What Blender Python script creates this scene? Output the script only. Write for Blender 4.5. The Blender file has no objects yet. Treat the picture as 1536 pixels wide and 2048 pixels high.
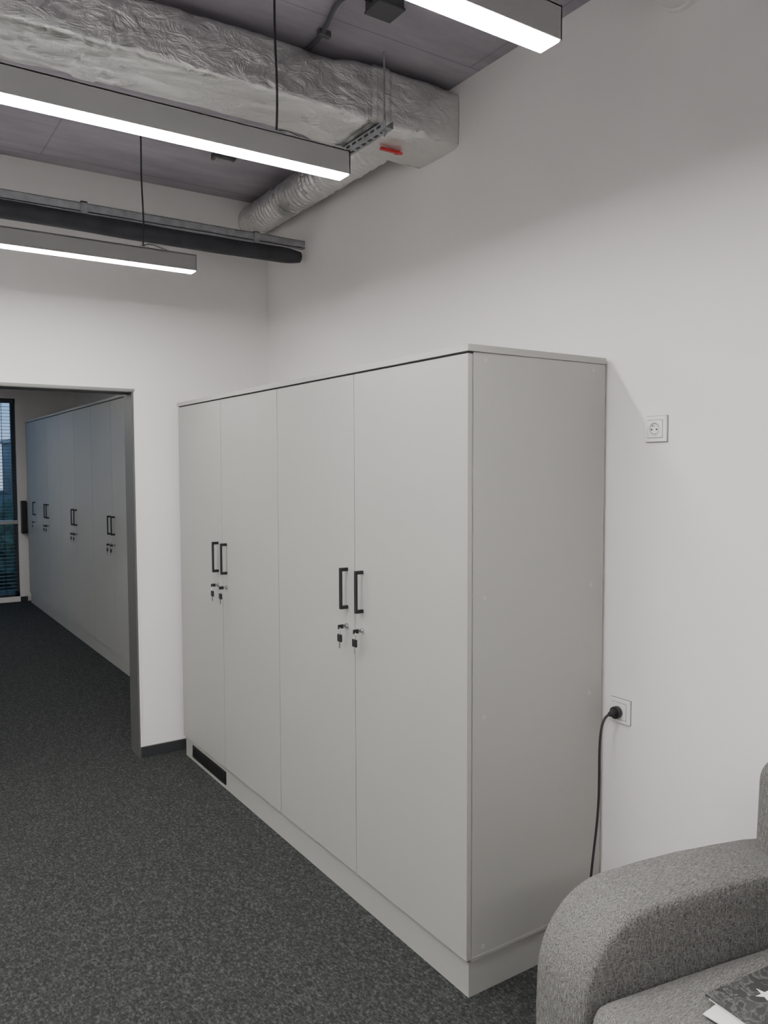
import bpy, bmesh, math, random
from mathutils import Vector, Matrix, noise
random.seed(3)
scene = bpy.context.scene
COL = scene.collection

# ------------------------------------------------------------------ materials
def new_mat(name):
    m = bpy.data.materials.new(name); m.use_nodes = True
    nt = m.node_tree
    return m, nt, nt.nodes['Principled BSDF']

def simple(name, c, rough=0.5, metal=0.0, var=0.03, scale=8.0, bump=0.0, bscale=60.0, spec=0.5):
    m, nt, b = new_mat(name)
    tc = nt.nodes.new('ShaderNodeTexCoord')
    n = nt.nodes.new('ShaderNodeTexNoise'); n.inputs['Scale'].default_value = scale
    n.inputs['Detail'].default_value = 4
    nt.links.new(tc.outputs['Object'], n.inputs['Vector'])
    r = nt.nodes.new('ShaderNodeValToRGB')
    r.color_ramp.elements[0].position = 0.3; r.color_ramp.elements[1].position = 0.7
    r.color_ramp.elements[0].color = [x*(1-var) for x in c]+[1]
    r.color_ramp.elements[1].color = [min(1, x*(1+var)) for x in c]+[1]
    nt.links.new(n.outputs['Fac'], r.inputs['Fac'])
    nt.links.new(r.outputs['Color'], b.inputs['Base Color'])
    b.inputs['Roughness'].default_value = rough
    b.inputs['Metallic'].default_value = metal
    b.inputs['Specular IOR Level'].default_value = spec
    if bump > 0:
        n2 = nt.nodes.new('ShaderNodeTexNoise'); n2.inputs['Scale'].default_value = bscale
        n2.inputs['Detail'].default_value = 6
        nt.links.new(tc.outputs['Object'], n2.inputs['Vector'])
        bp = nt.nodes.new('ShaderNodeBump'); bp.inputs['Strength'].default_value = bump
        bp.inputs['Distance'].default_value = 0.01
        nt.links.new(n2.outputs['Fac'], bp.inputs['Height'])
        nt.links.new(bp.outputs['Normal'], b.inputs['Normal'])
    return m

M_wall = simple('wall_paint', (0.82, 0.798, 0.79), 0.75, var=0.01, scale=2, bump=0.03, bscale=90, spec=0.3)
M_cab = simple('laminate_grey', (0.36, 0.357, 0.338), 0.42, var=0.01, scale=3, bump=0.01, bscale=300)
M_cabin = simple('gap_shade_dark', (0.04, 0.04, 0.038), 0.7)  # near-black, paints the shade inside cabinet gaps
M_cap = simple('cap_grey', (0.42, 0.42, 0.41), 0.4)
M_black = simple('black_metal', (0.010, 0.010, 0.011), 0.4)
M_rubber = simple('black_rubber', (0.02, 0.02, 0.022), 0.55)
M_chrome = simple('chrome', (0.6, 0.6, 0.6), 0.2, 1.0)
M_galv = simple('galvanised', (0.34, 0.35, 0.37), 0.45, 0.5, var=0.15, scale=30)
M_lampbody = simple('lamp_aluminium', (0.34, 0.34, 0.34), 0.5, 0.1)
M_foam = simple('pipe_insulation', (0.035, 0.037, 0.045), 0.7, var=0.2, scale=12, bump=0.4, bscale=25)
M_plastic = simple('white_plastic', (0.80, 0.80, 0.79), 0.2)
M_dark = simple('dark_hole', (0.03, 0.03, 0.03), 0.6)
M_frame = simple('door_frame_metal', (0.105, 0.105, 0.103), 0.45, 0.1)
M_basebd = simple('baseboard_dark', (0.035, 0.037, 0.04), 0.5)
M_winframe = simple('window_frame', (0.06, 0.065, 0.07), 0.4, 0.3)
M_red = simple('red_sticker', (0.6, 0.03, 0.03), 0.4)
M_paper = simple('paper', (0.8, 0.8, 0.78), 0.6)
M_leaf = simple('foliage', (0.05, 0.10, 0.05), 0.8, var=0.5, scale=6)
M_ground = simple('outside_soil', (0.06, 0.08, 0.05), 0.9, var=0.4, scale=2)
M_build = simple('facade', (0.3, 0.28, 0.27), 0.8, var=0.2, scale=1)
M_slat = simple('blind_slat', (0.07, 0.08, 0.10), 0.5)
M_feet = simple('dark_wood', (0.03, 0.02, 0.015), 0.5)
M_piping = simple('fabric_piping', (0.06, 0.06, 0.058), 0.9, var=0.2, scale=200)

def mat_carpet():
    m, nt, b = new_mat('carpet')
    tc = nt.nodes.new('ShaderNodeTexCoord')
    n = nt.nodes.new('ShaderNodeTexNoise'); n.inputs['Scale'].default_value = 130; n.inputs['Detail'].default_value = 5
    n.inputs['Roughness'].default_value = 0.75
    mp = nt.nodes.new('ShaderNodeMapping'); mp.inputs['Scale'].default_value = (1, 0.6, 1)
    nt.links.new(tc.outputs['Object'], mp.inputs['Vector'])
    nt.links.new(mp.outputs['Vector'], n.inputs['Vector'])
    r = nt.nodes.new('ShaderNodeValToRGB')
    e = r.color_ramp.elements
    e[0].position = 0.34; e[0].color = (0.016, 0.017, 0.017, 1)
    e[1].position = 0.70; e[1].color = (0.112, 0.114, 0.112, 1)
    x = r.color_ramp.elements.new(0.52); x.color = (0.040, 0.042, 0.041, 1)
    nt.links.new(n.outputs['Fac'], r.inputs['Fac'])
    nt.links.new(r.outputs['Color'], b.inputs['Base Color'])
    b.inputs['Roughness'].default_value = 1.0
    b.inputs['Specular IOR Level'].default_value = 0.1
    bp = nt.nodes.new('ShaderNodeBump'); bp.inputs['Strength'].default_value = 0.5; bp.inputs['Distance'].default_value = 0.003
    nt.links.new(n.outputs['Fac'], bp.inputs['Height']); nt.links.new(bp.outputs['Normal'], b.inputs['Normal'])
    return m
M_carpet = mat_carpet()

def mat_concrete():
    m, nt, b = new_mat('concrete_ceiling')
    tc = nt.nodes.new('ShaderNodeTexCoord')
    n = nt.nodes.new('ShaderNodeTexNoise'); n.inputs['Scale'].default_value = 2.5; n.inputs['Detail'].default_value = 10
    n.inputs['Roughness'].default_value = 0.65
    mp = nt.nodes.new('ShaderNodeMapping'); mp.inputs['Scale'].default_value = (0.5, 2.2, 1)
    nt.links.new(tc.outputs['Object'], mp.inputs['Vector']); nt.links.new(mp.outputs['Vector'], n.inputs['Vector'])
    r = nt.nodes.new('ShaderNodeValToRGB'); e = r.color_ramp.elements
    e[0].position = 0.3; e[0].color = (0.28, 0.262, 0.298, 1)
    e[1].position = 0.72; e[1].color = (0.48, 0.452, 0.505, 1)
    nt.links.new(n.outputs['Fac'], r.inputs['Fac'])
    br = nt.nodes.new('ShaderNodeTexBrick'); br.offset = 0.5
    br.inputs['Scale'].default_value = 1.0
    br.inputs['Brick Width'].default_value = 2.5; br.inputs['Row Height'].default_value = 0.62
    br.inputs['Mortar Size'].default_value = 0.004
    br.inputs['Color1'].default_value = (1, 1, 1, 1); br.inputs['Color2'].default_value = (0.93, 0.93, 0.93, 1)
    br.inputs['Mortar'].default_value = (0.72, 0.72, 0.72, 1)
    nt.links.new(tc.outputs['Object'], br.inputs['Vector'])
    mx = nt.nodes.new('ShaderNodeMix'); mx.data_type = 'RGBA'; mx.blend_type = 'MULTIPLY'; mx.inputs['Factor'].default_value = 1
    nt.links.new(r.outputs['Color'], mx.inputs['A']); nt.links.new(br.outputs['Color'], mx.inputs['B'])
    nt.links.new(mx.outputs['Result'], b.inputs['Base Color'])
    b.inputs['Roughness'].default_value = 0.75
    bp = nt.nodes.new('ShaderNodeBump'); bp.inputs['Strength'].default_value = 0.2
    nt.links.new(n.outputs['Fac'], bp.inputs['Height']); nt.links.new(bp.outputs['Normal'], b.inputs['Normal'])
    return m
M_conc = mat_concrete()

def mat_foil():
    m, nt, b = new_mat('foil_insulation')
    tc = nt.nodes.new('ShaderNodeTexCoord')
    b.inputs['Base Color'].default_value = (0.76, 0.765, 0.75, 1)
    b.inputs['Metallic'].default_value = 1.0
    mp = nt.nodes.new('ShaderNodeMapping'); mp.inputs['Scale'].default_value = (0.6, 1.0, 1.0)
    nt.links.new(tc.outputs['Object'], mp.inputs['Vector'])
    n = nt.nodes.new('ShaderNodeTexNoise'); n.inputs['Scale'].default_value = 19; n.inputs['Detail'].default_value = 6
    n.inputs['Roughness'].default_value = 0.6; n.inputs['Distortion'].default_value = 0.9
    nt.links.new(mp.outputs['Vector'], n.inputs['Vector'])
    sb = nt.nodes.new('ShaderNodeMath'); sb.operation = 'SUBTRACT'; sb.inputs[1].default_value = 0.5
    ab = nt.nodes.new('ShaderNodeMath'); ab.operation = 'ABSOLUTE'
    nt.links.new(n.outputs['Fac'], sb.inputs[0]); nt.links.new(sb.outputs[0], ab.inputs[0])
    wv = nt.nodes.new('ShaderNodeTexNoise'); wv.inputs['Scale'].default_value = 9; wv.inputs['Detail'].default_value = 3
    nt.links.new(mp.outputs['Vector'], wv.inputs['Vector'])
    vm = nt.nodes.new('ShaderNodeVectorMath'); vm.operation = 'MULTIPLY_ADD'
    vm.inputs[1].default_value = (0.10, 0.10, 0.10)
    nt.links.new(wv.outputs['Color'], vm.inputs[0]); nt.links.new(mp.outputs['Vector'], vm.inputs[2])
    v = nt.nodes.new('ShaderNodeTexVoronoi'); v.inputs['Scale'].default_value = 40
    nt.links.new(vm.outputs[0], v.inputs['Vector'])
    ad = nt.nodes.new('ShaderNodeMath'); ad.operation = 'MULTIPLY_ADD'; ad.inputs[1].default_value = 0.12
    nt.links.new(v.outputs['Distance'], ad.inputs[0]); nt.links.new(ab.outputs[0], ad.inputs[2])
    bp = nt.nodes.new('ShaderNodeBump'); bp.inputs['Strength'].default_value = 0.9; bp.inputs['Distance'].default_value = 0.013
    nt.links.new(ad.outputs[0], bp.inputs['Height']); nt.links.new(bp.outputs['Normal'], b.inputs['Normal'])
    r = nt.nodes.new('ShaderNodeMapRange'); r.inputs['To Min'].default_value = 0.20; r.inputs['To Max'].default_value = 0.40
    nt.links.new(wv.outputs['Fac'], r.inputs['Value']); nt.links.new(r.outputs['Result'], b.inputs['Roughness'])
    return m
M_foil = mat_foil()

def mat_fabric():
    m, nt, b = new_mat('grey_fabric')
    tc = nt.nodes.new('ShaderNodeTexCoord')
    def nz(sc, mpv):
        n = nt.nodes.new('ShaderNodeTexNoise'); n.inputs['Scale'].default_value = sc; n.inputs['Detail'].default_value = 3
        mp = nt.nodes.new('ShaderNodeMapping'); mp.inputs['Scale'].default_value = mpv
        nt.links.new(tc.outputs['Object'], mp.inputs['Vector']); nt.links.new(mp.outputs['Vector'], n.inputs['Vector'])
        return n
    a = nz(440, (0.16, 1.5, 0.9)); c = nz(440, (1.5, 0.9, 0.14))
    mxn = nt.nodes.new('ShaderNodeMath'); mxn.operation = 'MAXIMUM'
    nt.links.new(a.outputs['Fac'], mxn.inputs[0]); nt.links.new(c.outputs['Fac'], mxn.inputs[1])
    r = nt.nodes.new('ShaderNodeValToRGB'); e = r.color_ramp.elements
    e[0].position = 0.42; e[0].color = (0.05, 0.05, 0.048, 1)
    e[1].position = 0.72; e[1].color = (0.27, 0.265, 0.252, 1)
    nt.links.new(mxn.outputs[0], r.inputs['Fac']); nt.links.new(r.outputs['Color'], b.inputs['Base Color'])
    b.inputs['Roughness'].default_value = 0.95
    bp = nt.nodes.new('ShaderNodeBump'); bp.inputs['Strength'].default_value = 0.5; bp.inputs['Distance'].default_value = 0.0018
    nt.links.new(mxn.outputs[0], bp.inputs['Height']); nt.links.new(bp.outputs['Normal'], b.inputs['Normal'])
    return m
M_fab = mat_fabric()

def mat_cover():
    m, nt, b = new_mat('magazine_cover')
    tc = nt.nodes.new('ShaderNodeTexCoord')
    v = nt.nodes.new('ShaderNodeTexNoise'); v.inputs['Scale'].default_value = 25; v.inputs['Detail'].default_value = 8
    v.inputs['Distortion'].default_value = 1.5
    nt.links.new(tc.outputs['Object'], v.inputs['Vector'])
    r = nt.nodes.new('ShaderNodeValToRGB'); e = r.color_ramp.elements
    e[0].position = 0.47; e[0].color = (0.035, 0.035, 0.037, 1)
    e[1].position = 0.56; e[1].color = (0.05, 0.05, 0.052, 1)
    x = e.new(0.5); x.color = (0.12, 0.12, 0.12, 1)
    nt.links.new(v.outputs['Fac'], r.inputs['Fac']); nt.links.new(r.outputs['Color'], b.inputs['Base Color'])
    b.inputs['Roughness'].default_value = 0.35
    return m
M_cover = mat_cover()

def mat_emit(name, c, s):
    m = bpy.data.materials.new(name); m.use_nodes = True
    nt = m.node_tree; nt.nodes.clear()
    o = nt.nodes.new('ShaderNodeOutputMaterial'); e = nt.nodes.new('ShaderNodeEmission')
    e.inputs['Color'].default_value = (*c, 1); e.inputs['Strength'].default_value = s
    nt.links.new(e.outputs[0], o.inputs[0]); return m
M_emit = mat_emit('led_diffuser', (1.0, 0.985, 0.955), 86.0)
M_addfill = mat_emit('added_ceiling_fill', (1.0, 0.985, 0.97), 4.0)  # weak glow added to brighten the dark ceiling

def mat_glass():
    m, nt, b = new_mat('window_glass')
    nt.nodes.remove(b)
    o = nt.nodes['Material Output']
    t = nt.nodes.new('ShaderNodeBsdfTransparent'); t.inputs[0].default_value = (0.85, 0.9, 0.95, 1)
    g = nt.nodes.new('ShaderNodeBsdfGlossy'); g.inputs['Roughness'].default_value = 0.02
    mx = nt.nodes.new('ShaderNodeMixShader'); mx.inputs[0].default_value = 0.06
    nt.links.new(t.outputs[0], mx.inputs[1]); nt.links.new(g.outputs[0], mx.inputs[2]); nt.links.new(mx.outputs[0], o.inputs[0])
    return m
M_glass = mat_glass()

# ------------------------------------------------------------------ geometry helpers
def finish(name, bm, mat, parent=None, smooth=False, bevel=0.0, seg=2, mats=None):
    lo = Vector((1e9,)*3); hi = Vector((-1e9,)*3)
    for v in bm.verts:
        for i in range(3):
            lo[i] = min(lo[i], v.co[i]); hi[i] = max(hi[i], v.co[i])
    c = (lo+hi)/2
    for v in bm.verts: v.co -= c
    bmesh.ops.recalc_face_normals(bm, faces=bm.faces)
    me = bpy.data.meshes.new(name); bm.to_mesh(me); bm.free()
    if mats:
        for k in mats: me.materials.append(k)
    else: me.materials.append(mat)
    if smooth:
        for p in me.polygons: p.use_smooth = True
    o = bpy.data.objects.new(name, me); COL.objects.link(o); o.location = c
    if bevel > 0:
        md = o.modifiers.new('bevel', 'BEVEL'); md.width = bevel; md.segments = seg; md.limit_method = 'ANGLE'
    if parent is not None:
        o.parent = parent; o.location = c - parent.location
    return o

def group(name, loc):
    e = bpy.data.objects.new(name, None); COL.objects.link(e); e.location = loc; e.empty_display_size = 0.1
    return e

def add_box(bm, x0, x1, y0, y1, z0, z1, mi=0):
    vs = [bm.verts.new((x, y, z)) for x in (x0, x1) for y in (y0, y1) for z in (z0, z1)]
    for f in ((0, 1, 3, 2), (4, 6, 7, 5), (0, 4, 5, 1), (2, 3, 7, 6), (0, 2, 6, 4), (1, 5, 7, 3)):
        fc = bm.faces.new([vs[i] for i in f]); fc.material_index = mi
    return vs

def box(name, x0, x1, y0, y1, z0, z1, mat, parent=None, bevel=0.0, seg=2):
    bm = bmesh.new(); add_box(bm, x0, x1, y0, y1, z0, z1)
    return finish(name, bm, mat, parent, bevel=bevel, seg=seg)

def boxes(name, lst, mat, parent=None, bevel=0.0):
    bm = bmesh.new()
    for b in lst: add_box(bm, *b)
    return finish(name, bm, mat, parent, bevel=bevel)

def add_cyl(bm, p0, p1, r, seg=24, mi=0, r2=None):
    p0 = Vector(p0); p1 = Vector(p1); d = p1-p0
    rot = d.to_track_quat('Z', 'Y').to_matrix().to_4x4()
    mtx = Matrix.Translation((p0+p1)/2) @ rot
    g = bmesh.ops.create_cone(bm, cap_ends=True, segments=seg, radius1=r, radius2=r if r2 is None else r2, depth=d.length, matrix=mtx)
    for v in g['verts']:
        for f in v.link_faces: f.material_index = mi

def cyl(name, p0, p1, r, mat, parent=None, seg=24, bevel=0.0):
    bm = bmesh.new(); add_cyl(bm, p0, p1, r, seg)
    o = finish(name, bm, mat, parent, smooth=True, bevel=bevel)
    md = o.modifiers.new('es', 'EDGE_SPLIT'); md.split_angle = math.radians(40)
    return o

def tube(name, pts, r, mat, parent=None, cyclic=False):
    c = bpy.data.curves.new(name, 'CURVE'); c.dimensions = '3D'; c.bevel_depth = r; c.bevel_resolution = 3
    c.use_fill_caps = True
    s = c.splines.new('NURBS'); s.points.add(len(pts)-1)
    base = parent.location if parent is not None else Vector((0, 0, 0))
    for i, p in enumerate(pts):
        q = Vector(p)-base; s.points[i].co = (*q, 1)
    s.order_u = min(4, len(pts)); s.use_endpoint_u = not cyclic; s.use_cyclic_u = cyclic; s.resolution_u = 8
    c.materials.append(mat)
    o = bpy.data.objects.new(name, c); COL.objects.link(o)
    if parent is not None: o.parent = parent
    return o

# ------------------------------------------------------------------ constants
XR = 2.135; XL = -3.2; YB = 4.48; YB2 = 4.63; YF = -3.2; ZC = 3.23
XR2 = 2.37; YW = 10.65
DX0 = 0.25; DX1 = 1.306; DH = 2.08

# ------------------------------------------------------------------ room shell
box('floor', XL-0.15, XR2+0.15, YF-0.15, YW+0.2, -0.1, 0.0, M_carpet)
box('ceiling', XL-0.15, XR2+0.15, YF-0.15, YW+0.2, ZC, ZC+0.2, M_conc)
box('wall_right', XR, XR+0.385, YF-0.15, YB2, 0, ZC, M_wall)
box('wall_left', XL-0.15, XL, YF-0.15, YW+0.2, 0, ZC, M_wall)
box('wall_rear', XL, XR, YF-0.15, YF, 0, ZC, M_wall)
boxes('wall_back', [(XL, DX0, YB, YB2, 0, ZC), (DX1, XR, YB, YB2, 0, ZC), (DX0, DX1, YB, YB2, DH, ZC)], M_wall)
box('wall_right_far_room', XR2, XR2+0.15, YB2, YW+0.2, 0, ZC, M_wall)
WX0, WX1, WZ0, WZ1 = -0.9, 1.66, 0.06, 2.5
boxes('wall_window_side', [(XL, WX0, YW, YW+0.2, 0, ZC), (WX1, XR2, YW, YW+0.2, 0, ZC),
                    (WX0, WX1, YW, YW+0.2, 0, WZ0), (WX0, WX1, YW, YW+0.2, WZ1, ZC)], M_wall)
# baseboards
box('baseboard_back', DX1+0.0, 1.60, YB-0.014, YB, 0, 0.06, M_basebd, bevel=0.002)
box('baseboard_back_left', XL, DX0-0.0, YB-0.014, YB, 0, 0.06, M_basebd, bevel=0.002)
box('baseboard_right', XR-0.014, XR, YF, 1.82, 0, 0.06, M_basebd, bevel=0.002)
box('baseboard_window_side', WX1, 1.74, YW-0.014, YW, 0, 0.06, M_basebd)
# door opening frame
d = group('door_1', (0.8, 4.55, 1.0))
box('jamb_right', DX1-0.012, DX1, YB-0.003, YB2+0.003, 0, DH, M_frame, d, bevel=0.002)
box('jamb_left', DX0, DX0+0.012, YB-0.003, YB2+0.003, 0, DH, M_frame, d, bevel=0.002)
box('header', DX0, DX1, YB-0.003, YB2+0.003, DH-0.012, DH, M_frame, d, bevel=0.002)
box('header_angle_trim', DX0-0.006, DX1+0.004, YB-0.005, YB+0.001, DH-0.006, DH+0.008, simple('header_trim_metal', (0.22, 0.22, 0.218), 0.45), d)
box('corner_bead', DX1-0.002, DX1+0.008, YB-0.005, YB+0.001, 0.06, DH+0.006, M_plastic, d)

# ------------------------------------------------------------------ window, blinds, outside
w = group('window_1', ((WX0+WX1)/2, YW+0.08, 1.25))
fr = []
for (a, b_) in ((WX0, WX0+0.05), (WX1-0.05, WX1), (0.35, 0.40), (1.0, 1.05)):
    fr.append((a, b_, YW+0.05, YW+0.11, WZ0, WZ1))
fr += [(WX0, WX1, YW+0.05, YW+0.11, WZ0, WZ0+0.05), (WX0, WX1, YW+0.05, YW+0.11, WZ1-0.05, WZ1)]
boxes('frame', fr, M_winframe, w)
box('transom', WX0, WX1, YW+0.0, YW+0.12, 0.965, 1.01, simple('transom_grey', (0.4, 0.41, 0.43), 0.5), w)
box('glass', WX0+0.05, WX1-0.05, YW+0.075, YW+0.085, WZ0+0.05, WZ1-0.05, M_glass, w)
bl = w
bm = bmesh.new()
def slat(z):
    y = YW+0.024; h = 0.0045; dy = 0.011
    vs = [bm.verts.new(p) for p in ((WX0+0.03, y-dy, z-h), (WX1-0.03, y-dy, z-h), (WX1-0.03, y+dy, z+h*0.6), (WX0+0.03, y+dy, z+h*0.6))]
    bm.faces.new(vs)
z = 1.04
while z < 2.44: slat(z); z += 0.040
z = 0.10
while z < 0.95: slat(z); z += 0.045
finish('blind_slats', bm, M_slat, bl)
box('blind_headrail', WX0+0.02, WX1-0.02, YW+0.005, YW+0.045, 2.45, 2.49, M_slat, bl)
boxes('blind_ladder_cords', [(x, x+0.006, YW+0.012, YW+0.014, 0.08, 2.45) for x in (-0.6, 0.2, 0.8, 1.3, 1.5)], M_black, bl)

box('outside_ground', -30, 40, YW+0.25, 70, -0.5, -0.1, M_ground)
for (x, y, s) in ((0.9, 13.0, 0.60), (2.0, 13.2, 0.7), (3.2, 13.6, 0.65), (-0.4, 13.5, 0.65)):
    bm = bmesh.new(); bmesh.ops.create_icosphere(bm, subdivisions=4, radius=s)
    for v in bm.verts:
        n_ = noise.fractal(v.co*4+Vector((x, y, 0)), 0.8, 2.0, 4)
        v.co += v.co.normalized()*n_*0.28
        v.co += Vector((x, y, s*0.7-0.12))
    finish('shrub', bm, M_leaf)
for (x0, x1, y, h) in ((-14, -4, 55, 5.0), (1, 7, 60, 2.6), (9, 18, 58, 3.4)):
    bm = bmesh.new(); add_box(bm, x0, x1, y, y+6, -0.1, h)
    k = int((x1-x0)/1.5)
    for i in range(k):
        for j in range(int(h//2)):
            add_box(bm, x0+0.4+i*1.5, x0+1.2+i*1.5, y-0.05, y+0.02, 0.9+j*2, 2.0+j*2, 1)
    add_box(bm, x0-0.2, x1+0.2, y-0.2, y+6.2, h, h+0.25, 1)
    finish('distant_building', bm, None, mats=[M_build, M_winframe])

# ------------------------------------------------------------------ cabinets
def lock_and_keys(P, xf, y, z, idx, seed):
    rnd = random.Random(seed)
    bm = bmesh.new(); add_cyl(bm, (xf+0.001, y, z), (xf-0.006, y, z), 0.0105, 20)
    add_cyl(bm, (xf-0.006, y, z), (xf-0.012, y, z), 0.0075, 16)
    finish('lock_cylinder_%d' % idx, bm, M_chrome, P, smooth=False)
    bm = bmesh.new(); add_box(bm, xf-0.022, xf-0.010, y-0.001, y+0.001, z-0.004, z+0.004)
    finish('key_blade_%d' % idx, bm, M_chrome, P)
    box('key_head_%d' % idx, xf-0.042, xf-0.018, y-0.003, y+0.003, z-0.008, z+0.008, M_black, P, bevel=0.002)
    pts = []
    for i in range(12):
        a = 2*math.pi*i/12
        pts.append((xf-0.036, y+0.010*math.sin(a), z-0.014+0.014*math.cos(a)))
    tube('key_ring_%d' % idx, pts, 0.0009, M_chrome, P, cyclic=True)
    t = rnd.uniform(-0.003, 0.003)
    bm = bmesh.new(); add_box(bm, xf-0.040, xf-0.032, y-0.014+t, y+0.014+t, z-0.056, z-0.027)
    finish('hanging_key_head_%d' % idx, bm, M_black, P, bevel=0.003, seg=3)
    box('hanging_key_blade_%d' % idx, xf-0.037, xf-0.035, y-0.0035+t, y+0.0035+t, z-0.080, z-0.054, M_chrome, P)

def handle(P, xf, y, z, idx, L=0.155):
    bm = bmesh.new()
    add_box(bm, xf-0.033, xf-0.025, y-0.007, y+0.007, z-L/2, z+L/2)
    add_box(bm, xf-0.026, xf, y-0.007, y+0.007, z+L/2-0.013, z+L/2)
    add_box(bm, xf-0.026, xf, y-0.007, y+0.007, z-L/2, z-L/2+0.013)
    finish('handle_%d' % idx, bm, M_black, P, bevel=0.0012)

def wardrobe(name, xf, xb, ys, H, pairs, zh, zl, pl=0.125, grille=None, caps=False):
    y0, y1 = ys[0], ys[-1]
    P = group(name, ((xf+xb)/2, (y0+y1)/2, H/2))
    t = 0.018
    cb = [(xf+t+0.0025, xb, y0, y0+t, pl, H-0.022), (xf+t+0.0025, xb, y1-t, y1, pl, H-0.022),
          (xb-0.008, xb, y0+t, y1-t, pl, H-0.022), (xf+t+0.0025, xb-0.008, y0+t, y1-t, pl, pl+t)]
    for p0, p1 in pairs:
        if abs(p1-y1) > 0.05: cb.append((xf+t+0.0025, xb-0.008, p1-t/2, p1+t/2, pl+t, H-0.022))
    for s_ in (0.55, 0.88, 1.25, 1.6):
        cb.append((xf+t+0.02, xb-0.008, y0+t, y1-t, s_, s_+t))
    boxes('carcass', cb, M_cab, P)
    box('top_board', xf-0.005, xb, y0-0.004, y1+0.004, H-0.021, H, M_cab, P, bevel=0.001)
    box('plinth', xf+0.012, xb, y0+0.006, y1-0.006, 0, pl-0.014, M_cab, P)
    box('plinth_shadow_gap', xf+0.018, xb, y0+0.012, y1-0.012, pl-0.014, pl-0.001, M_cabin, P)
    box('bottom_board', xf+t+0.001, xb, y0-0.001, y1+0.001, pl-0.009, pl+0.003, M_cab, P)
    boxes('gap_shade_strips', [(xf+0.003, xf+t+0.002, yy-0.002, yy+0.002, pl, H-0.026) for yy in ys[1:-1]] +
          [(xf+0.006, xf+t+0.002, y0+0.002, y1-0.002, H-0.028, H-0.0205)], M_cabin, P)  # dark strips standing in for shade between doors and under the top
    for i in range(len(ys)-1):
        box('door_panel_%d' % (i+1), xf, xf+t, ys[i]+0.002, ys[i+1]-0.002, pl-0.004, H-0.027, M_cab, P, bevel=0.0008)
    k = 0
    hs = []
    for p0, p1 in pairs:
        inner = [y for y in ys if p0+0.05 < y < p1-0.05]
        if inner: hs += [inner[0]-0.054, inner[0]+0.054]
        else: hs += [p0+0.054]
    for y in hs:
        k += 1
        handle(P, xf, y, zh, k)
        lock_and_keys(P, xf, y, zl, k, k*7)
    if grille:
        g0, g1 = grille
        boxes('vent_grille', [(xf+0.008, xf+0.0125, g0, g1, 0.022, 0.090)] +
              [(xf+0.005, xf+0.009, g0+0.01, g1-0.01, 0.03+i*0.009, 0.034+i*0.009) for i in range(6)], M_black, P)
    if caps:
        for (x, z) in ((xf+0.065, H-0.045), (xb-0.06, H-0.045), (xf+0.065, 1.25), (xb-0.06, 1.25),
                       (xf+0.065, 0.88), (xb-0.06, 0.88), (xf+0.065, 0.15), (xb-0.06, 0.15)):
            bm = bmesh.new(); add_cyl(bm, (x, y0+0.001, z), (x, y0-0.0014, z), 0.0075, 20)
            finish('cap', bm, M_cap, P)
    return P

ys = [1.837, 2.487, 3.122, 3.758, 4.378]
wardrobe('wardrobe_cabinet', 1.522, 2.118, ys, 2.013, [(ys[0], ys[2]), (ys[2], ys[4])], 1.198, 1.055,
         grille=(3.78, 4.26), caps=True)
ys2 = [4.66, 5.32, 5.98, 6.64, 7.30, 7.96, 8.62, 9.28, 9.94, 10.52]
wardrobe('wardrobe_cabinet', 1.745, 2.36, ys2, 2.22,
         [(4.66, 5.98), (5.98, 7.30), (7.30, 8.62), (8.62, 9.94), (9.94, 10.52)], 1.18, 1.02)
b = group('wall_mounted_box', (1.72, YW-0.05, 1.05))
box('housing', 1.685, 1.742, YW-0.10, YW, 0.85, 1.25, M_black, b, bevel=0.004)
box('lid', 1.690, 1.738, YW-0.106, YW-0.099, 0.87, 1.23, M_rubber, b, bevel=0.002)

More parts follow.
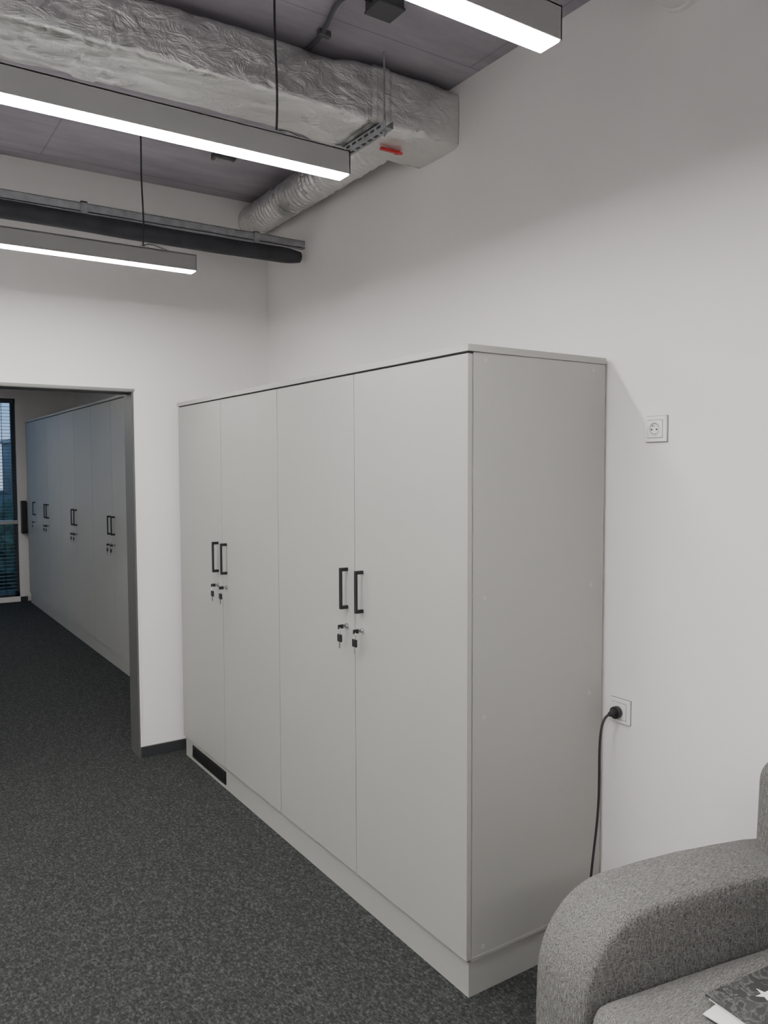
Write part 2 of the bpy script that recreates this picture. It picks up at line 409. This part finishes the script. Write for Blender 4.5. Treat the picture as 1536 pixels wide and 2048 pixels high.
# ------------------------------------------------------------------ lamps
def lamp(x0, x1, y, z=2.567):
    P = group('linear_pendant_lamp', ((x0+x1)/2, y, z+0.03))
    wd = 0.032; hgt = 0.074
    bm = bmesh.new()
    add_box(bm, x0, x1, y-wd, y-wd+0.003, z, z+hgt)
    add_box(bm, x0, x1, y+wd-0.003, y+wd, z, z+hgt)
    add_box(bm, x0, x1, y-wd, y+wd, z+hgt-0.006, z+hgt-0.003)
    add_box(bm, x0, x0+0.003, y-wd, y+wd, z, z+hgt)
    add_box(bm, x1-0.003, x1, y-wd, y+wd, z, z+hgt)
    finish('housing', bm, M_lampbody, P)
    box('diffuser', x0+0.0035, x1-0.0035, y-wd+0.0035, y+wd-0.0035, z-0.004, z+0.012, M_emit, P, bevel=0.002)
    box('added_ceiling_fill', x0+0.01, x1-0.01, y-0.022, y+0.022, z+hgt-0.003, z+hgt-0.001, M_addfill, P)  # added glowing strip, unseen on the housing top, lifts the ceiling
    for k, x in enumerate((x1-0.24, x0+0.24)):
        a = 0.01 if k == 0 else -0.01
        tube('cable_%d' % (k+1), [(x, y, z+hgt), (x+a, y, z+hgt+0.12), (x-a*0.6, y+0.004, z+hgt+0.32), (x+a*0.3, y, ZC-0.12), (x-0.002, y, ZC)], 0.0035, M_rubber, P)
        cyl('ceiling_cup_%d' % (k+1), (x, y, ZC-0.02), (x, y, ZC), 0.014, M_rubber, P)
        cyl('cable_gland_%d' % (k+1), (x, y, z+hgt), (x, y, z+hgt+0.012), 0.009, M_rubber, P)
        boxes('mount_clip_%d' % (k+1), [(x-0.02, x+0.02, y-0.03, y+0.03, z+hgt-0.001, z+hgt+0.004)], M_galv, P)
    xx = x1-0.24
    tube('cable_tail', [(xx, y, z+hgt+0.012), (xx+0.03, y+0.005, z+hgt+0.030), (xx+0.08, y+0.008, z+hgt+0.016), (xx+0.12, y+0.004, z+hgt+0.006), (xx+0.16, y, z+hgt+0.003)], 0.003, M_rubber, P)
for y, xe_ in ((3.65, 1.36), (2.21, 1.325), (1.29, 1.30), (-0.15, 1.32), (-1.6, 1.32)):
    lamp(-1.0, xe_, y)
for y in (3.65, 1.30, -0.9):
    lamp(-3.0, -1.5, y)
for y in (6.0, 8.6):  # unseen far-room lamps, their number chosen to brighten that room
    lamp(-1.2, 0.6, y)

# ------------------------------------------------------------------ rectangular foil duct
def foil_duct():
    P = group('ventilation_duct', (0, 2.79, 3.08))
    bm = bmesh.new()
    nx = 520; npz = 120
    x0, x1 = -2.2, XR
    rings = []
    def prof(s, hy, hz):
        a = s*2*math.pi
        c, sn = math.cos(a), math.sin(a)
        n_ = 12.0
        den = (abs(c)**n_+abs(sn)**n_)**(1/n_)
        return c/den*hy, sn/den*hz
    for i in range(nx+1):
        x = x0+(x1-x0)*i/nx
        e = 0.0
        if x > 1.55: e = 0.016*min(1, (x-1.55)/0.08)
        j = (x+3.2-0.25) % 1.05
        joint = 0.005 if abs(j-0.5) < 0.035 else 0
        ring = []
        for k in range(npz):
            y, z = prof(k/npz, 0.137+e+joint, 0.100+e*0.9+joint)
            q = Vector((x*1.0, y+5, z+3))
            f1 = noise.noise(q*4)*0.008
            f2 = noise.noise(Vector((q.x*11, q.y*16, q.z*16)))*0.004
            f3 = abs(noise.noise(Vector((q.x*18, q.y*28, q.z*28))))*0.004
            dd = Vector((0, y, z)).normalized()*(f1+f2+f3-0.003)
            ring.append(bm.verts.new((min(x, XR), 2.79+y+dd.y, 3.085+z+dd.z)))
        rings.append(ring)
    for i in range(nx):
        for k in range(npz):
            bm.faces.new((rings[i][k], rings[i][(k+1) % npz], rings[i+1][(k+1) % npz], rings[i+1][k]))
    bm.faces.new(rings[0]); bm.faces.new(rings[-1])
    finish('duct_insulation', bm, M_foil, P, smooth=True)
    zz = 2.957
    bm = bmesh.new()
    y = 2.80
    pts = [(1.85, y+0.007), (1.93, y+0.007), (1.93, y+0.016), (1.96, y), (1.93, y-0.016), (1.93, y-0.007), (1.85, y-0.007)]
    lo_ = [bm.verts.new((a, b_, zz)) for a, b_ in pts]
    f = bm.faces.new(lo_)
    r = bmesh.ops.extrude_face_region(bm, geom=[f])
    for v in r['geom']:
        if isinstance(v, bmesh.types.BMVert): v.co.z += 0.010
    finish('flow_arrow_sticker', bm, M_red, P)
    for n_, x in enumerate((1.735, -0.2, -2.1)):
        st = [(x-0.018, x+0.018, 2.565, 3.0, 2.935, 2.938), (x-0.018, x-0.015, 2.565, 3.0, 2.938, 2.962), (x+0.015, x+0.018, 2.565, 3.0, 2.938, 2.962)]
        boxes('strut_%d' % n_, st, M_galv, P)
        boxes('strut_slots_%d' % n_, [(x-0.0195, x-0.0145, 2.60+i*0.045, 2.625+i*0.045, 2.946, 2.954) for i in range(8)] +
              [(x-0.006, x+0.006, 2.60+i*0.045, 2.625+i*0.045, 2.9342, 2.9352) for i in range(8)], M_dark, P)
        for m_, y in enumerate((2.60, 2.975)):
            cyl('rod_%d_%d' % (n_, m_), (x, y, 2.915), (x, y, ZC), 0.004, M_galv, P, seg=10)
            cyl('nut_%d_%d' % (n_, m_), (x, y, 2.924), (x, y, 2.934), 0.009, M_galv, P, seg=6)
    bm = bmesh.new()
    a = Vector((1.94, 2.90, 3.062)); b_ = Vector((2.03, 4.48, 3.115))
    N = 400; K = 64; rings = []
    for i in range(N+1):
        s = i/N; c = a.lerp(b_, s)
        rad = 0.087+0.0025*math.sin(s*2*math.pi*38)+0.003*noise.noise(Vector((s*30, 0, 0)))
        ring = []
        for k in range(K):
            an = 2*math.pi*k/K
            rr = rad+0.004*noise.noise(Vector((s*40, math.cos(an)*2, math.sin(an)*2)))
            ring.append(bm.verts.new((c.x+rr*math.cos(an), c.y, c.z+rr*math.sin(an))))
        rings.append(ring)
    for i in range(N):
        for k in range(K):
            bm.faces.new((rings[i][k], rings[i][(k+1) % K], rings[i+1][(k+1) % K], rings[i+1][k]))
    bm.faces.new(rings[0]); bm.faces.new(rings[-1])
    finish('round_branch', bm, M_foil, P, smooth=True)
foil_duct()

# ------------------------------------------------------------------ insulated pipe on rail
P = group('insulated_pipe', (0, 4.02, 2.85))
bm = bmesh.new()
N = 260; K = 24; rings = []
xs, xe = XL, 2.10
for i in range(N+1):
    x = xs+(xe-xs)*i/N
    rad = 0.042+0.003*noise.noise(Vector((x*3, 1, 1)))
    if i > N-6: rad *= (1-((i-(N-6))/6)**2*0.3)
    zz = 2.815+0.004*math.sin(x*3)
    rings.append([bm.verts.new((x, 4.0+rad*math.cos(2*math.pi*k/K), zz+rad*math.sin(2*math.pi*k/K))) for k in range(K)])
for i in range(N):
    for k in range(K):
        bm.faces.new((rings[i][k], rings[i][(k+1) % K], rings[i+1][(k+1) % K], rings[i+1][k]))
bm.faces.new(rings[0]); bm.faces.new(rings[-1])
finish('foam_pipe', bm, M_foam, P, smooth=True)
boxes('strut_rail', [(XL, XR, 4.0, 4.041, 2.868, 2.871), (XL, XR, 4.0, 4.003, 2.868, 2.909), (XL, XR, 4.038, 4.041, 2.868, 2.909),
                     (XL, XR, 4.0, 4.012, 2.906, 2.909), (XL, XR, 4.029, 4.041, 2.906, 2.909)], M_galv, P)
for n_, x in enumerate((1.84, 0.95, 0.0, -1.0, -2.0)):
    boxes('clamp_%d' % n_, [(x-0.015, x+0.015, 3.992, 4.0, 2.85, 2.915), (x-0.015, x+0.015, 3.992, 4.048, 2.909, 2.915)], M_galv, P)
for n_, x in enumerate((0.2, -1.4, -2.8)):
    cyl('rail_rod_%d' % n_, (x, 4.02, 2.87), (x, 4.02, ZC), 0.004, M_galv, P, seg=10)

# ------------------------------------------------------------------ ceiling junction box, conduit, small box, painted duct
P = group('junction_box', (1.53, 2.29, ZC-0.03))
M_jbox = simple('junction_grey', (0.06, 0.06, 0.065), 0.5)
box('body', 1.485, 1.585, 2.25, 2.34, ZC-0.05, ZC, M_jbox, P, bevel=0.004)
box('lid', 1.482, 1.588, 2.247, 2.343, ZC-0.056, ZC-0.048, M_jbox, P, bevel=0.003)
cyl('gland', (1.465, 2.30, ZC-0.025), (1.486, 2.30, ZC-0.025), 0.012, M_rubber, P)
tube('conduit', [(1.475, 2.30, ZC-0.025), (1.43, 2.31, ZC-0.02), (1.40, 2.37, ZC-0.012), (1.44, 2.50, ZC-0.012), (1.47, 2.60, ZC-0.012), (1.475, 2.76, ZC-0.012), (1.475, 3.1, ZC-0.012)], 0.008, simple('conduit_grey', (0.10, 0.10, 0.11), 0.5), P)
box('clip', 1.445, 1.495, 2.585, 2.605, ZC-0.022, ZC, M_frame, P, bevel=0.002)
P = group('ceiling_sensor', (1.6, 3.87, ZC-0.02))
box('base', 1.55, 1.66, 3.84, 3.90, ZC-0.03, ZC, M_frame, P, bevel=0.003)
box('cover', 1.56, 1.65, 3.848, 3.892, ZC-0.038, ZC-0.029, M_lampbody, P, bevel=0.003)
P = group('painted_round_duct', (2.06, 1.57, 3.12))
bm = bmesh.new(); add_cyl(bm, (2.00, 1.56, 3.115), (XR, 1.56, 3.115), 0.085, 40)
finish('sleeve', bm, M_wall, P, bevel=0.012, seg=4)
cyl('collar', (2.115, 1.56, 3.115), (XR, 1.56, 3.115), 0.092, M_wall, P, seg=40)

# ------------------------------------------------------------------ sockets
M_wellshade = simple('well_shade_grey', (0.30, 0.30, 0.29), 0.4)  # darker than the plastic, imitates shade in the shallow well
M_seam_shadow = simple('seam_shadow_grey', (0.20, 0.20, 0.20), 0.5)
def socket(y, z, plug=False):
    P = group('wall_socket', (XR-0.005, y, z))
    h = 0.041
    box('shadow_line', XR-0.0015, XR, y-h-0.0012, y+h+0.0012, z-h-0.0012, z+h+0.0012, M_seam_shadow, P)  # dark rim painted as the frame's shadow line on the wall
    box('frame', XR-0.010, XR-0.001, y-h, y+h, z-h, z+h, M_plastic, P, bevel=0.003, seg=3)
    box('insert_seam', XR-0.0105, XR-0.0095, y-0.0290, y+0.0290, z-0.0290, z+0.0290, M_seam_shadow, P)
    box('insert', XR-0.013, XR-0.004, y-0.0275, y+0.0275, z-0.0275, z+0.0275, M_plastic, P, bevel=0.0015)
    if not plug:
        bm = bmesh.new()
        K = 40; xo = XR-0.0130
        ra = [(xo, 0.0225), (xo-0.004, 0.0215), (xo-0.004, 0.0195), (xo+0.002, 0.0180)]
        rings = [[bm.verts.new((xx, y+rr*math.cos(2*math.pi*k/K), z+rr*math.sin(2*math.pi*k/K))) for k in range(K)] for xx, rr in ra]
        for i in range(3):
            for k in range(K):
                bm.faces.new((rings[i][k], rings[i][(k+1) % K], rings[i+1][(k+1) % K], rings[i+1][k]))
        finish('well_ring', bm, M_plastic, P, smooth=True)
        bm = bmesh.new(); add_cyl(bm, (XR-0.0125, y, z), (XR-0.0135, y, z), 0.0188, 32)
        finish('well_floor', bm, M_wellshade, P)
        bm = bmesh.new(); add_cyl(bm, (XR-0.0133, y, z), (XR-0.0145, y, z), 0.0150, 32)
        finish('well_core', bm, M_plastic, P)
        for s_ in (-1, 1):
            cyl('hole', (XR-0.0144, y+s_*0.0095, z-0.002), (XR-0.0150, y+s_*0.0095, z-0.002), 0.0030, M_dark, P, seg=14)
        cyl('earth_pin', (XR-0.0144, y, z+0.009), (XR-0.024, y, z+0.009), 0.0027, M_chrome, P, seg=14)
    return P
socket(1.638, 1.768)
P = socket(1.765, 0.823, True)
box('cover_tab', XR-0.0145, XR-0.0125, 1.745, 1.785, 0.840, 0.849, M_plastic, P)
PY, PZ = 1.768, 0.820
pg = group('power_plug', (2.09, PY, PZ))
cyl('plug_body', (XR-0.013, PY, PZ), (XR-0.033, PY, PZ), 0.0205, M_rubber, pg, bevel=0.002)
bm = bmesh.new(); add_cyl(bm, (XR-0.033, PY, PZ), (XR-0.055, PY+0.002, PZ-0.002), 0.015, 20, r2=0.007)
finish('plug_grip', bm, M_rubber, pg, smooth=True)
tube('power_cord', [(XR-0.053, PY+0.002, PZ-0.002), (2.065, 1.772, 0.815), (2.043, 1.772, 0.79), (2.033, 1.77, 0.70), (2.036, 1.77, 0.58), (2.03, 1.77, 0.46),
                    (2.0, 1.77, 0.30), (1.985, 1.77, 0.12), (1.97, 1.75, 0.02), (1.95, 1.70, 0.006), (1.98, 1.6, 0.006), (2.08, 1.5, 0.006)], 0.0042, M_rubber, pg)

# ------------------------------------------------------------------ armchair
ang = math.radians(10)
P0 = Vector((1.305, 1.325, 0))
du = Vector((math.cos(ang), -math.sin(ang), 0)); dv = Vector((-math.sin(ang), -math.cos(ang), 0))
def L2W(u, v, z): return P0+du*u+dv*v+Vector((0, 0, z))
A = group('armchair', L2W(0.36, 0.45, 0.4))

def arm_profile():
    pts = [(0.015, 0.06), (0.0, 0.20)]
    pts += [(-0.003, 0.36)]
    cx, cz, rx, rz = 0.195, 0.455, 0.195, 0.205
    for i in range(0, 15):
        a = math.pi-(math.pi/2)*i/14
        pts.append((cx+rx*math.cos(a), cz+rz*math.sin(a)))
    pts += [(0.30, 0.664), (0.42, 0.664), (0.54, 0.658), (0.66, 0.650), (0.76, 0.635), (0.78, 0.58), (0.78, 0.06)]
    return pts
def arm(name, v0, v1):
    pr = arm_profile()
    w_ = v1-v0
    cs = [(0.0, -0.016), (0.02, -0.008), (0.06, -0.001), (0.3, 0.003), (0.5, 0.004), (0.7, 0.003), (0.94, -0.001), (0.98, -0.008), (1.0, -0.016)]
    bm = bmesh.new(); rows = []
    for s, off in [(0.03, -0.06)] + cs + [(0.97, -0.06)]:
        row = []
        for i, (u, z) in enumerate(pr):
            pv = Vector(pr[max(0, i-1)]); nx_ = Vector(pr[min(len(pr)-1, i+1)])
            t_ = (nx_-pv).normalized(); nrm = Vector((-t_.y, t_.x))
            uu = u+nrm.x*off; zz = z+nrm.y*off
            p = L2W(uu, v0+w_*s, max(0.05, zz)); row.append(bm.verts.new(p))
        rows.append(row)
    n_ = len(pr)
    for a in range(len(rows)-1):
        for i in range(n_):
            bm.faces.new((rows[a][i], rows[a][(i+1) % n_], rows[a+1][(i+1) % n_], rows[a+1][i]))
    bm.faces.new(rows[0]); bm.faces.new(rows[-1])
    o = finish(name, bm, M_fab, A, smooth=True)
    for nm, v in (('a', v0+0.012*1), ('b', v1-0.012*1)):
        pts = []
        for i, (u, z) in enumerate(pr[:-2]):
            pv = Vector(pr[max(0, i-1)]); nx_ = Vector(pr[i+1])
            t_ = (nx_-pv).normalized(); nrm = Vector((-t_.y, t_.x))
            pts.append(L2W(u+nrm.x*-0.004, v, z+nrm.y*-0.004))
        tube('%s_piping_%s' % (name, nm), pts, 0.0022, M_piping, A)
arm('arm_outer', 0.0, 0.18)
arm('arm_inner', 0.75, 0.93)

def soft_box(name, u0, u1, v0, v1, z0, z1, r, lean=0.0, puff=0.02):
    bm = bmesh.new()
    bmesh.ops.create_cube(bm, size=2.0)
    bmesh.ops.subdivide_edges(bm, edges=bm.edges[:], cuts=23, use_grid_fill=True)
    hx, hy, hz = (u1-u0)/2, (v1-v0)/2, (z1-z0)/2
    for v in bm.verts:
        q = v.co.copy()
        p = Vector((q.x*hx, q.y*hy, q.z*hz))
        inn = Vector((max(-hx+r, min(hx-r, p.x)), max(-hy+r, min(hy-r, p.y)), max(-hz+r, min(hz-r, p.z))))
        dlt = p-inn
        if dlt.length > 1e-6: p = inn+dlt.normalized()*min(r, dlt.length)
        bx = (1-q.y**2)*(1-q.z**2)*puff*(1 if q.x > 0 else -1)*(abs(q.x)**4)
        bz = (1-q.y**2)*(1-q.x**2)*puff*(1 if q.z > 0 else -1)*(abs(q.z)**4)
        p.x += bx; p.z += bz
        zz = p.z+hz
        u = (u0+u1)/2+p.x+lean*zz
        v.co = L2W(u, (v0+v1)/2+p.y, (z0+z1)/2+p.z)
    return finish(name, bm, M_fab, A, smooth=True)
soft_box('seat_base', 0.03, 0.70, 0.16, 0.77, 0.08, 0.38, 0.03, puff=0.0)
soft_box('seat_cushion', 0.0, 0.66, 0.185, 0.745, 0.34, 0.500, 0.05, puff=0.018)
soft_box('backrest', 0.632, 0.780, 0.03, 0.90, 0.46, 0.895, 0.07, lean=0.04, puff=0.02)
soft_box('back_shell', 0.68, 0.80, 0.0, 0.93, 0.07, 0.63, 0.03, puff=0.0)
for i, (u, v) in enumerate(((0.06, 0.06), (0.06, 0.87), (0.70, 0.06), (0.70, 0.87))):
    p = L2W(u, v, 0)
    cyl('foot_%d' % (i+1), (p.x, p.y, 0), (p.x, p.y, 0.07), 0.022, M_feet, A)

# magazines on seat
def rot_slab(name, cx, cy, z0, z1, lx, ly, a, mat, parent, bevel=0.0):
    bm = bmesh.new()
    c_, s_ = math.cos(a), math.sin(a)
    vs = []
    for z in (z0, z1):
        for (x, y) in ((-lx/2, -ly/2), (lx/2, -ly/2), (lx/2, ly/2), (-lx/2, ly/2)):
            vs.append(bm.verts.new((cx+x*c_-y*s_, cy+x*s_+y*c_, z)))
    for f in ((0, 3, 2, 1), (4, 5, 6, 7), (0, 1, 5, 4), (1, 2, 6, 5), (2, 3, 7, 6), (3, 0, 4, 7)):
        bm.faces.new([vs[i] for i in f])
    return finish(name, bm, mat, parent, bevel=bevel)
MX, MY, MZ = 1.565, 0.872, 0.520
B = group('magazine', (MX, MY, MZ))
rot_slab('loose_papers', MX-0.022, MY-0.008, MZ, MZ+0.002, 0.24, 0.19, 0.05, M_paper, B)
rot_slab('pages', MX, MY, MZ+0.002, MZ+0.010, 0.215, 0.18, -0.10, M_paper, B)
rot_slab('cover', MX, MY, MZ+0.010, MZ+0.013, 0.225, 0.19, -0.10, M_cover, B)
bm = bmesh.new()
pts = []
for i in range(10):
    a = i*math.pi/5+0.2; r_ = 0.024 if i % 2 == 0 else 0.009
    pts.append(bm.verts.new((MX-0.000+r_*math.cos(a), MY+0.032+r_*math.sin(a), MZ+0.0136)))
bm.faces.new(pts)
finish('cover_star', bm, M_paper, B)

# ------------------------------------------------------------------ world
wd = bpy.data.worlds.new('World'); scene.world = wd; wd.use_nodes = True
nt = wd.node_tree; bg = nt.nodes['Background']
tc = nt.nodes.new('ShaderNodeTexCoord'); sp = nt.nodes.new('ShaderNodeSeparateXYZ')
nt.links.new(tc.outputs['Generated'], sp.inputs[0])
r = nt.nodes.new('ShaderNodeValToRGB'); e = r.color_ramp.elements
e[0].position = 0.0; e[0].color = (0.36, 0.43, 0.52, 1)
e[1].position = 0.12; e[1].color = (0.13, 0.27, 0.48, 1)
nt.links.new(sp.outputs['Z'], r.inputs['Fac']); nt.links.new(r.outputs['Color'], bg.inputs['Color'])
bg.inputs['Strength'].default_value = 2.2

# ------------------------------------------------------------------ camera
cam = bpy.data.cameras.new('camera'); co = bpy.data.objects.new('camera', cam); COL.objects.link(co)
cam.sensor_fit = 'VERTICAL'; cam.sensor_height = 36.0; cam.lens = 1590/2048*36
cam.clip_start = 0.02; cam.clip_end = 300
yaw = math.radians(33.6); pitch = math.radians(3.24); roll = math.radians(0.2)
fwd = Vector((math.sin(yaw)*math.cos(pitch), math.cos(yaw)*math.cos(pitch), -math.sin(pitch)))
right = Vector((math.cos(yaw), -math.sin(yaw), 0)); up = right.cross(fwd)
r2_ = right*math.cos(roll)-up*math.sin(roll); u2_ = up*math.cos(roll)+right*math.sin(roll)
mt = Matrix((r2_, u2_, -fwd)).transposed().to_4x4(); mt.translation = Vector((0, 0, 1.65))
co.matrix_world = mt
scene.camera = co
